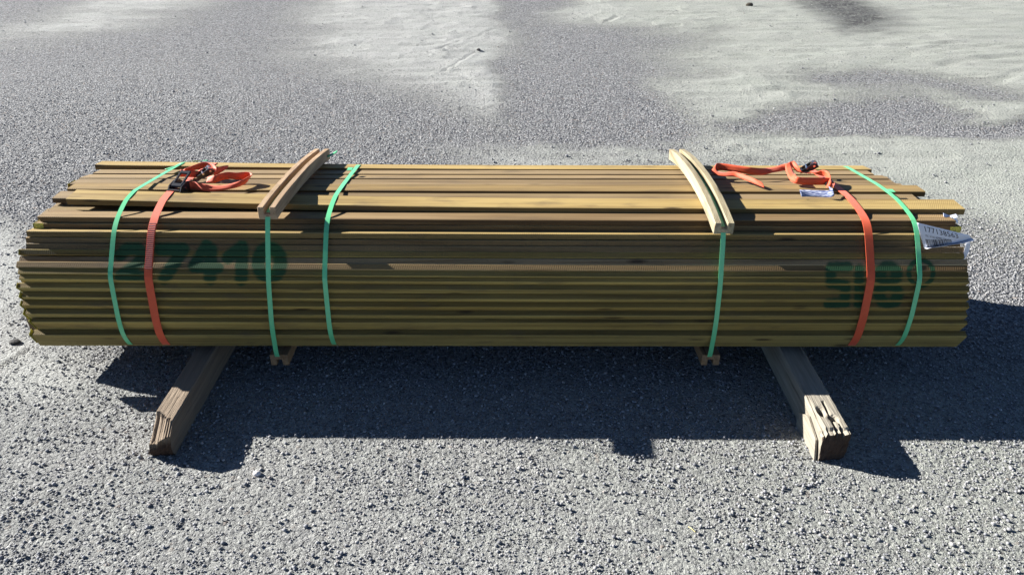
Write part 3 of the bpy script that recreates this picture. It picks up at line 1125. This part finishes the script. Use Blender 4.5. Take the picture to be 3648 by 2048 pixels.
def ratchet(root, c, R, scale=1.0):
    """black cam buckle: two cheeks, a bridge, a slotted lever and steel pins; local x across the strap, y along it"""
    k_ = scale
    c = Vector(c)

    def place(mb, name, mat):
        o = mb.build(name, mat, None)
        for v in o.data.vertices:
            v.co = c + R @ (v.co * k_)
        adopt(o, root)
        return o
    fr = MB()
    for s in (-1, 1):
        out = [Vector((s * 0.0165, -0.030, 0.0)), Vector((s * 0.0165, 0.030, 0.0)), Vector((s * 0.0165, 0.033, 0.010)), Vector((s * 0.0165, 0.020, 0.021)),
               Vector((s * 0.0165, -0.004, 0.026)), Vector((s * 0.0165, -0.026, 0.020)), Vector((s * 0.0165, -0.036, 0.008))]
        fr.prism(out, (s * 0.003, 0, 0))
    fr.box((0, 0.012, 0.0015), (0.033, 0.040, 0.003), None, 0.0006)
    fr.box((0, -0.031, 0.008), (0.033, 0.006, 0.009), None, 0.0012)
    place(fr, 'buckle_frame', M_BLACK)
    lv = MB()
    Rl = Matrix.Rotation(math.radians(24), 3, 'X')
    lv.box((-0.0125, 0.004, 0.029), (0.006, 0.052, 0.005), Rl, 0.001)
    lv.box((0.0125, 0.004, 0.029), (0.006, 0.052, 0.005), Rl, 0.001)
    lv.box((0, 0.026, 0.0385), (0.031, 0.010, 0.006), Rl, 0.0015)
    lv.box((0, -0.018, 0.0195), (0.031, 0.012, 0.006), Rl, 0.0015)
    place(lv, 'buckle_lever', M_BLACK)
    for y, z in ((-0.012, 0.012), (0.018, 0.010)):
        pn = MB(); pn.tube([(-0.021, y, z), (0.021, y, z)], 0.0032, 10)
        place(pn, 'pin', M_STEEL)


ratchet(o1, on_top(650, 676, 0.000), Matrix.Rotation(math.radians(-14), 3, 'Z'), 1.28)


def handle(root, c, R):
    c = Vector(c)
    mb = MB()
    for s in (-1, 1):
        mb.prism([Vector((-0.034, s * 0.014, 0.0)), Vector((-0.030, s * 0.014, 0.010)), Vector((-0.006, s * 0.014, 0.016)), Vector((0.016, s * 0.014, 0.022)), Vector((0.030, s * 0.014, 0.014)), Vector((0.032, s * 0.014, 0.004)), Vector((0.010, s * 0.014, -0.002))], (0, s * 0.003, 0))
    mb.box((-0.028, 0, 0.005), (0.010, 0.029, 0.008), None, 0.001)
    o = mb.build('ratchet_handle', M_BLACK)
    for v in o.data.vertices:
        v.co = c + R @ v.co
    adopt(o, root)
    for x, z in ((-0.008, 0.012), (0.018, 0.013)):
        pn = MB(); pn.tube([(x, -0.021, z), (x, 0.021, z)], 0.0038, 10)
        o = pn.build('pin', M_STEEL)
        for v in o.data.vertices:
            v.co = c + R @ v.co
        adopt(o, root)
    cg = MB()
    for s in (-1, 1):
        n_ = 16
        cg.prism([Vector((0.018 + (0.010 if i % 2 else 0.0125) * math.cos(i * 2 * math.pi / n_), s * 0.0105, 0.013 + (0.010 if i % 2 else 0.0125) * math.sin(i * 2 * math.pi / n_))) for i in range(n_)], (0, s * 0.002, 0))
    o = cg.build('ratchet_wheel', M_STEEL)
    for v in o.data.vertices:
        v.co = c + R @ v.co
    adopt(o, root)


handle(o1, on_top(733, 622, 0.004), Matrix.Rotation(math.radians(28), 3, 'Z') @ Matrix.Rotation(math.radians(-12), 3, 'Y'))

k = NT('box stitched webbing')
wv = k.n('ShaderNodeTexWave', wave_type='BANDS', bands_direction='Z')
k.l(k.coords((1, 1, 1)).outputs[0], wv.inputs['Vector']); wv.inputs['Scale'].default_value = 62; wv.inputs['Distortion'].default_value = 1.5
k.l(k.mix(k.ramp(wv.outputs['Fac'], [(0.35, (0, 0, 0)), (0.6, (1, 1, 1))]), (0.60, 0.07, 0.015), (0.16, 0.06, 0.075)), k.b.inputs['Base Color'])
k.b.inputs['Roughness'].default_value = 0.75
k.l(k.bump(wv.outputs['Fac'], 0.6, 0.001), k.b.inputs['Normal'])
(v, f), _h = strap_band(-0.4535 * U, OW * 0.86, OT)
C8 = np.array(v).reshape(-1, 8, 3); cen = C8.mean(1)
zlo, zhi = rel(0, 0.000)[1], rel(0, 0.0445)[1]
keep = [i for i in range(len(cen)) if cen[i][1] < rel(0.08, 0)[0] and zlo - .02 < cen[i][2] < zhi + .02]
keep = sorted(keep, key=lambda i: -cen[i][2])
cs = np.array([cen[i] for i in keep])
zz = np.linspace(min(zhi, cs[0][2]), max(zlo, cs[-1][2]), 24)
yy_ = np.interp(zz[::-1], cs[::-1, 2], cs[::-1, 1])[::-1]
v, f = ribbon([(-0.4535 * U, a - 0.0013, b + 0.0008) for a, b in zip(yy_, zz)], [(1, 0, 0)] * 24, OW * 0.84, 0.0014, 1)
o = mesh_obj('stitched_section', v, f, k.m)
o['label'] = 'dark stitched length of the orange webbing'
adopt(o, o1)

o2, HO2 = orange_band(0.4455 * U, 'orange ratchet strap with white care label and long tail, beside the numbered paper tag')
webbing(o2, [(2956, 668, .004, (1, .3, 0)), (2952, 655, .012, (.6, .2, .9)), (2951, 636, .016, (.3, .0, 1)), (2943, 621, .018, (0, -.3, 1)), (2926, 616, .017, (0, -.4, .9)), (2900, 616, .010, (0, -.9, .4)), (2872, 617, .007, (0, -1, .3))])
webbing(o2, [(2950, 646, .013, (.5, .1, 1)), (2930, 646, .013, (.1, .1, 1)), (2895, 646, .012, (0, .1, 1)), (2855, 645, .012, (0, .1, 1)), (2832, 640, .013, (.2, .0, 1)), (2818, 622, .014, (.9, .25, .25)), (2810, 600, .020, (.95, .2, .25)), (2809, 582, .030, (.9, .4, .3)),
             (2822, 582, .030, (.6, -.6, .6)), (2836, 598, .022, (.4, -.8, .5)), (2852, 614, .010, (.3, -.9, .3)), (2885, 616, .007, (0, -1, .1))])
webbing(o2, [(2806, 594, .014, (.3, .3, 1)), (2788, 598, .010, (0, .7, .6)), (2752, 606, .008, (0, .9, .4)), (2712, 612, .009, (0, .6, .8)), (2672, 609, .012, UPV), (2630, 603, .013, UPV), (2590, 597, .013, UPV), (2560, 594, .013, UPV), (2545, 596, .013, (.5, .2, .9)),
             (2541, 605, .010, (.8, .5, .5)), (2556, 617, .006, (.2, 1, .25)), (2585, 622, .005, (-.1, 1, .2)), (2618, 621, .006, (-.2, .9, .5)), (2650, 631, .007, (-.2, .8, .6)), (2690, 647, .008, (-.2, .8, .6)), (2720, 660, .005, (-.2, .9, .5))])
handle(o2, on_top(2884, 603, 0.006), Matrix.Rotation(math.radians(-12), 3, 'Z') @ Matrix.Rotation(math.radians(-24), 3, 'Y'))
mb = MB(); mb.box((0, 0, 0.006), (0.020, 0.026, 0.012), None, 0.002); mb.box((0.012, 0.004, 0.011), (0.012, 0.022, 0.006), None, 0.001)
o = mb.build('buckle_frame', M_BLACK)
cpos = on_top(2948, 660, 0.0)
for v in o.data.vertices:
    v.co += cpos
adopt(o, o2)

k = NT('care label print')
mp = k.coords((55, 260, 55))
nz = k.noise(mp.outputs[0], 1.0, 3)
k.l(k.mix(k.ramp(nz, [(0.40, (0, 0, 0)), (0.52, (1, 1, 1))]), (0.42, 0.45, 0.54), (0.09, 0.11, 0.22)), k.b.inputs['Base Color'])
k.b.inputs['Roughness'].default_value = 0.45
M_CARE = k.m
C = [on_top(2852, 689, .010), on_top(2875, 689, .006), on_top(2905, 690, .005), on_top(2940, 691, .006), on_top(2960, 690, .010), on_top(2969, 684, .014), on_top(2962, 679, .013), on_top(2955, 674, .008)]
v, f = ribbon(C, [(.05, 1, .35)] * 4 + [(.1, 1, .3)] * 4, 0.034, 0.0009, 6)
o = mesh_obj('care_label', v, f, M_CARE, None, True)
o['label'] = 'white label printed dark blue'
adopt(o, o2)

# ------------------------------------------------------------------ numbered paper tag on the right end
tagroot = empty('paper_tag', at_y(3370, 838, rel(0.006, 0)[0]))
tag(tagroot, 'white numbered paper tag 177138563 with barcode sticking out past the right plank ends', 'paper tag')
TY = rel(0.002, 0)[0]


def tag_pt(s, t):
    """s along the tag 0..1.18, t down 0..1 ; a sheet bulging forward and curling up at its lower edge"""
    A = np.array((3266, 793.0)); Bq = np.array((3452, 838.0))      # top edge
    Cq = np.array((3256, 838.0)); D = np.array((3449, 868.0))
    top = A + (Bq - A) * s
    bot = Cq + (np.array((3470, 851)) - Cq) * s
    lowl = np.array((3292, 884.0)) + (np.array((3462, 850.0)) - np.array((3292, 884.0))) * s + np.array((0, 8.0)) * math.sin(math.pi * min(1, s))
    p = top * (1 - t) + lowl * t
    y = TY - 0.012 + 0.016 * t - 0.006 * math.sin(t * math.pi) - 0.012 * math.sin(s * 3.0)
    return at_y(p[0], p[1], y)


def sheet(fn, ns_, nt_, thick=0.0005):
    vs, fs = [], []
    for j in range(nt_ + 1):
        for i in range(ns_ + 1):
            vs.append(fn(i / ns_, j / nt_))
    for j in range(nt_):
        for i in range(ns_):
            a = j * (ns_ + 1) + i
            fs.append((a, a + 1, a + ns_ + 2, a + ns_ + 1))
    return vs, fs


k = NT('coated tag paper')
nz = k.noise(k.coords((30, 30, 30)).outputs[0], 1.0, 3)
k.l(k.mix(nz, (0.58, 0.61, 0.70), (0.68, 0.70, 0.77)), k.b.inputs['Base Color'])
k.b.inputs['Roughness'].default_value = 0.35
M_PAPER = k.m
k = NT('black print')
k.b.inputs['Base Color'].default_value = (0.02, 0.02, 0.03, 1)
k.b.inputs['Roughness'].default_value = 0.6
M_PRINT = k.m
v, f = sheet(tag_pt, 22, 14)
o = mesh_obj('sheet', v, f, M_PAPER, None, True)
so = o.modifiers.new('thickness', 'SOLIDIFY'); so.thickness = 0.0006
adopt(o, tagroot)
# folded lower lip catching the light, and the twisted right corner
lip = []


def lip_pt(s, t):
    a = np.array(tag_pt(s, 1.0))
    return Vector(a) + Vector((0.0, -0.016 * t, (0.004 + 0.010 * math.sin(s * 3.0)) * t * (1.2 - s)))


v, f = sheet(lip_pt, 18, 5)
o = mesh_obj('folded_lip', v, f, M_PAPER, None, True)
so = o.modifiers.new('thickness', 'SOLIDIFY'); so.thickness = 0.0006
adopt(o, tagroot)


def scrap_pt(s, t):
    A = np.array((3442, 866.0)); D = np.array((3426, 928.0))
    p = A + (D - A) * t + np.array((18.0 * math.sin(math.pi * (0.25 + 0.6 * t)), -3)) * s
    return at_y(p[0], p[1], TY + 0.012 + 0.02 * t)


v, f = sheet(scrap_pt, 5, 8)
o = mesh_obj('lower_flap', v, f, M_PAPER, None, True)
so = o.modifiers.new('thickness', 'SOLIDIFY'); so.thickness = 0.0006
adopt(o, tagroot)


def on_tag(s, t, lift=0.0012):
    p = tag_pt(s, t)
    du = tag_pt(s + .01, t) - tag_pt(s - .01, t); dv = tag_pt(s, t + .01) - tag_pt(s, t - .01)
    n = du.cross(dv).normalized()
    if n.y > 0:
        n = -n
    return p + n * lift


def tag_px(s, d):
    """a point d millimetre-like steps under the tag's upper edge"""
    h = 90.0 * (1 - s) + 24.0 * s + 8 * math.sin(math.pi * s)
    return on_tag(s, min(0.97, d / h))


def print_text(body, s0, s1, t0, t1, name):
    """flat lettering bent on to the sheet"""
    cu = bpy.data.curves.new(name, 'FONT')
    cu.body = body
    cu.size = 1.0
    cu.resolution_u = 2
    tmp = bpy.data.objects.new('tmp_text', cu)
    COL.objects.link(tmp)
    dg = bpy.context.evaluated_depsgraph_get()
    m2 = bpy.data.meshes.new_from_object(tmp.evaluated_get(dg))
    co = np.array([tuple(q.co) for q in m2.vertices])
    lo, hi = co.min(0), co.max(0)
    for q in m2.vertices:
        a = (q.co.x - lo[0]) / (hi[0] - lo[0]); b = (q.co.y - lo[1]) / (hi[1] - lo[1])
        q.co = tag_px(s0 + (s1 - s0) * a, t1 + (t0 - t1) * b)
    m2.materials.append(M_PRINT)
    bpy.data.objects.remove(tmp)
    bpy.data.curves.remove(cu)
    o = bpy.data.objects.new(name, m2)
    COL.objects.link(o)
    adopt(o, tagroot)
    return o


print_text('177138563', 0.13, 0.76, 6.5, 26.5, 'printed_number')
print_text('FX 4 NS APPELGRADE', 0.11, 0.60, 37, 45, 'printed_line')
bc = MB()
s_ = 0.08
while s_ < 0.60:
    w_ = random.choice((.008, .008, .014, .02))
    t0, t1 = 0.63, 0.95 - 0.35 * max(0, s_ - .30)
    q = [on_tag(s_, t0), on_tag(s_ + w_, t0), on_tag(s_ + w_, (t0 + t1) / 2), on_tag(s_ + w_, t1), on_tag(s_, t1), on_tag(s_, (t0 + t1) / 2)]
    bc.add(q, [(0, 1, 2, 5), (5, 2, 3, 4)])
    s_ += w_ + random.choice((.007, .011, .016))
o = bc.build('barcode', M_PRINT); adopt(o, tagroot)

# torn bit of white paper lodged under the yellow-topped plank at the right end
mb = MB()
p0 = at_y(3388, 772, rel(0.055, 0)[0])
for dx, dz, r in ((-.016, .003, .4), (0.006, -.001, -.3), (0.02, -.012, .8)):
    mb.box(p0 + Vector((dx, dx * .2, dz)), (0.026, 0.014, 0.0010), Matrix.Rotation(r, 3, 'Y') @ Matrix.Rotation(.6, 3, 'X'))
o = mb.build('paper_scrap', M_PAPER)
c_ = Vector(p0)
for v in o.data.vertices:
    v.co -= c_
o.location = c_
tag(o, 'small torn scrap of white paper stuck under the topmost plank at its right end', 'paper scrap')

# ------------------------------------------------------------------ the two timbers on the ground
def aged_mat(name, tint):
    k = NT(name)
    mp = k.coords((60, 3, 60))
    g = k.noise(mp.outputs[0], 1.0, 7, 0.65, 0.6)
    b = k.noise(k.coords((6, 4, 6)).outputs[0], 1.0, 5, 0.6)
    f_ = k.noise(k.coords((420, 14, 420)).outputs[0], 1.0, 3)
    c = k.ramp(g, [(0.28, (0.10, 0.085, 0.07)), (0.42, tuple(x * 0.72 for x in tint)), (0.6, tint), (0.8, tuple(min(1, x * 1.25) for x in tint))])
    c = k.mix(k.math('MULTIPLY', b, 0.5), c, tuple(x * y for x, y in zip(tint, (0.75, 0.62, 0.48))))
    c = k.mix(k.math('MULTIPLY', f_, 0.35), c, k.mix(1.0, c, (0.45, 0.45, 0.45), 'MULTIPLY'))
    at = k.n('ShaderNodeAttribute', attribute_name='rot').outputs['Fac']
    c = k.mix(k.math('MULTIPLY', at, 0.9), c, (0.032, 0.014, 0.009))  # dark rotten wood, with the shade of the front end painted in too
    k.l(c, k.b.inputs['Base Color'])
    k.b.inputs['Roughness'].default_value = 0.9
    k.b.inputs['Specular IOR Level'].default_value = 0.2
    k.l(k.bump(k.math('ADD', g, k.math('MULTIPLY', f_, 0.6)), 0.8, 0.004), k.b.inputs['Normal'])
    return k.m


def timber(name, x0, x1, yf, yb, h, top_fn, front_fn, mat, rot_shade_fn, lean=0.0):
    """a beam lofted front to back; top_fn(u, y) height factor, front_fn(u, zf) set-back of the broken face"""
    nu = 22
    yl = list(np.arange(0, 0.26, 0.006)) + [0.30, 0.40, 0.55, 0.8, yb - yf]
    vs, fs, rt = [], [], []
    us = np.linspace(0, 1, nu)
    nz_ = 10
    zs = np.linspace(0, 1, nz_)
    # ring order: bottom-left up the left side, across the top, down the right side
    for yo in yl:
        ring_ = [(0, z_) for z_ in zs] + [(u, 1) for u in us[1:-1]] + [(1, z_) for z_ in zs[::-1]]
        for u, z_ in ring_:
            w = max(0.0, 1 - yo / 0.12)
            y = yf + yo + front_fn(u, z_) * w ** 1.2
            hh = h * top_fn(u, yo)
            x = x0 + (x1 - x0) * u + lean * z_
            x += 0.0025 * (fbm(np.array(y * 30.0), np.array(z_ * 4 + u * 5), 5) - .5)
            ech = 0.004 * (z_ > .96) * (u in (0, 1))
            vs.append((x, y, -0.004 + (hh + .004) * z_ - ech))
            rt.append(rot_shade_fn(u, z_, yo))
    m = nz_ * 2 + nu - 2
    for i in range(len(yl) - 1):
        for j in range(m - 1):
            a = i * m + j
            fs.append((a, a + m, a + m + 1, a + 1))
        fs.append((i * m + m - 1, i * m + 2 * m - 1, (i + 1) * m, i * m))
    # front face: grid of its own
    st = len(vs)
    for z_ in zs:
        for u in us:
            hh = h * top_fn(u, 0.0)
            y = yf + front_fn(u, z_) - 0.0 + 0.006 * (fbm(np.array(u * 9.0), np.array(z_ * 9.0), 15) - .5)
            vs.append((x0 + (x1 - x0) * u + lean * z_, y, -0.004 + (hh + .004) * z_))
            rt.append(rot_shade_fn(u, z_, -0.01))
    for i in range(nz_ - 1):
        for j in range(nu - 1):
            a = st + i * nu + j
            fs.append((a, a + 1, a + nu + 1, a + nu))
    # back cap
    lastr = (len(yl) - 1) * m
    fs.append(tuple(lastr + j for j in range(m))[::-1])
    mid = Vector(((x0 + x1) / 2, (yf + yb) / 2, 0))
    o = mesh_obj(name, [Vector(v) - mid for v in vs], fs, mat, None, False, {'rot': rt})
    bm = bmesh.new(); bm.from_mesh(o.data)
    bmesh.ops.recalc_face_normals(bm, faces=bm.faces)
    bm.to_mesh(o.data); bm.free()
    o.location = mid
    return o


def n1(a, b, s=0):
    return float(fbm(np.array(float(a)), np.array(float(b)), s)) - 0.5


def top_left(u, yo):
    t = 1.0
    edge = 0.086 - 0.050 * u + 0.030 * n1(u * 11, 1, 3)
    if yo < edge:
        d = edge - yo
        t -= (0.10 if u < 0.42 else 0.02) + 0.40 * float(np.clip(d / 0.070, 0, 1)) ** 0.9
        t += 0.05 * n1(u * 26, yo * 9, 5)
    t -= 0.022 * math.exp(-((u - 0.60) / 0.022) ** 2) * (yo < 0.16)
    t += 0.016 * n1(u * 9, yo * 20, 7)
    return float(np.clip(t, 0.3, 1.02))


def front_left(u, z_):
    return 0.012 * n1(u * 6, z_ * 6, 9) + 0.018 * (1 - z_) ** 3 + 0.012 * max(0, .2 - z_)


def top_right(u, yo):
    t = 1.0
    t -= 0.62 * math.exp(-((u - 0.30) / 0.09) ** 2 - ((yo - 0.098) / 0.013) ** 2)
    t -= 0.60 * math.exp(-((u - 0.62) / 0.10) ** 2 - ((yo - 0.066) / 0.009) ** 2)
    t -= 0.22 * math.exp(-((u - 0.50 - yo * .4) / 0.028) ** 2) * (yo < 0.15)
    t -= 0.14 * math.exp(-((u - 0.72) / 0.02) ** 2) * (yo < 0.06)
    if yo < 0.022:
        t -= 0.07 * (1 + 2 * n1(u * 30, 3, 6))
    if u < 0.10:
        t -= 0.14 * np.clip((0.17 - yo) / 0.12, 0, 1)
    t += 0.022 * n1(u * 16, yo * 16, 8)
    return float(np.clip(t, 0.3, 1.02))


def front_right(u, z_):
    return 0.016 * n1(u * 7, z_ * 7, 19) + 0.020 * (1 - z_) ** 2 * (0.3 + u * .6)


rot_shade_l = lambda u, z_, yo: float(np.clip((1 - z_) * 2.2 + .2, 0, 1)) if yo < 0.0 else 0.35 * max(0, 1 - yo / .08) * (1 - z_)  # front face darkened for rot and for the shade it stands in
rot_shade_r = lambda u, z_, yo: float(np.clip(1.9 - z_ * 1.0, 0, 1)) if yo < 0.0 else 0.25 * max(0, 1 - yo / .06) * (1 - z_)
GAPZ = rel(0, -0.1262)[1] - 0.0006
tl = timber('timber', -1.074, -1.006, 1.852, 3.10, GAPZ, top_left, front_left, aged_mat('weathered brown timber', (0.28, 0.225, 0.168)), rot_shade_l, lean=0.008)
tag(tl, 'brown weathered timber with a rotten sloping end under the left part of the stack', 'timber', 'timbers carrying the stack')
tr = timber('timber', 0.905, 0.985, 1.838, 3.10, GAPZ, top_right, front_right, aged_mat('weathered grey timber', (0.37, 0.345, 0.285)), rot_shade_r, lean=-0.004)
tag(tr, 'grey split timber with two dark holes under the right part of the stack', 'timber', 'timbers carrying the stack')
# a long splinter standing off the right timber's left side
sp_ = MB()
sp_.prism([(0.0, 0.0, 0.0), (0.0, 0.17, 0.0), (0.0, 0.175, 0.045), (0.0, 0.10, 0.088), (0.0, 0.02, 0.062)], (0.006, 0, 0))
so_ = sp_.build('splinter', tr.data.materials[0], tr)
so_.location = Vector((0.8935, 1.845, 0.0)) - Vector(tr.location)

# ------------------------------------------------------------------ single stones and scraps on the ground
def stone(name, px, py, r, col, label, cat='pebble', flat=0.7, seed=1):
    rg = np.random.default_rng(seed)
    p = at_z(px, py)
    bm = bmesh.new()
    bmesh.ops.create_icosphere(bm, subdivisions=2, radius=1)
    for v in bm.verts:
        q = v.co.copy()
        s = 0.85 + 0.35 * float(fbm(np.array(q.x * 1.3 + seed), np.array(q.y * 1.3 + q.z), 11))
        v.co = Vector((q.x * r * s, q.y * r * s * 0.85, q.z * r * s * flat))
    me_ = bpy.data.meshes.new(name); bm.to_mesh(me_); bm.free()
    me_.materials.append(simple_mat(name + ' surface', col, 0.85, 0.2, 150, bump=0.002))
    o = bpy.data.objects.new(name, me_); COL.objects.link(o)
    o.location = (p.x, p.y, ground_z(p.x, p.y) + r * flat * 0.62)
    tag(o, label, cat)
    return o


stone('pebble', 916, 1690, 0.0115, (0.62, 0.58, 0.55), 'round whitish pebble on the gravel below the rotten left timber', seed=2)
stone('clod', 54, 1222, 0.020, (0.035, 0.033, 0.03), 'dark lump on the pale sand beside the left plank ends', 'clod', 0.42, 3)
stone('pebble', 590, 1535, 0.006, (0.3, 0.3, 0.3), 'small grey pebble against the left timber', seed=4)
stone('clod', 2669, 28, 0.042, (0.06, 0.05, 0.035), 'dark clod far behind on the pale sand near the wet stain', 'clod', 0.6, 5)
stone('pebble', 1705, 187, 0.018, (0.08, 0.075, 0.07), 'dark stone on the pale sand drift behind the stack', 'pebble', 0.6, 6)
k_ = MB()
p = at_z(2452, 1880); q = at_z(2476, 1900)
k_.tube([(0, 0, 0), ((q.x - p.x) * .5, (q.y - p.y) * .5, 0.002), (q.x - p.x, q.y - p.y, 0.001)], 0.0011, 6)
o = k_.build('straw', simple_mat('dry straw', (0.55, 0.45, 0.18), 0.6))
o.location = (p.x, p.y, ground_z(p.x, p.y) + 0.006)
tag(o, 'short yellow straw lying on the gravel in front of the stack', 'straw')
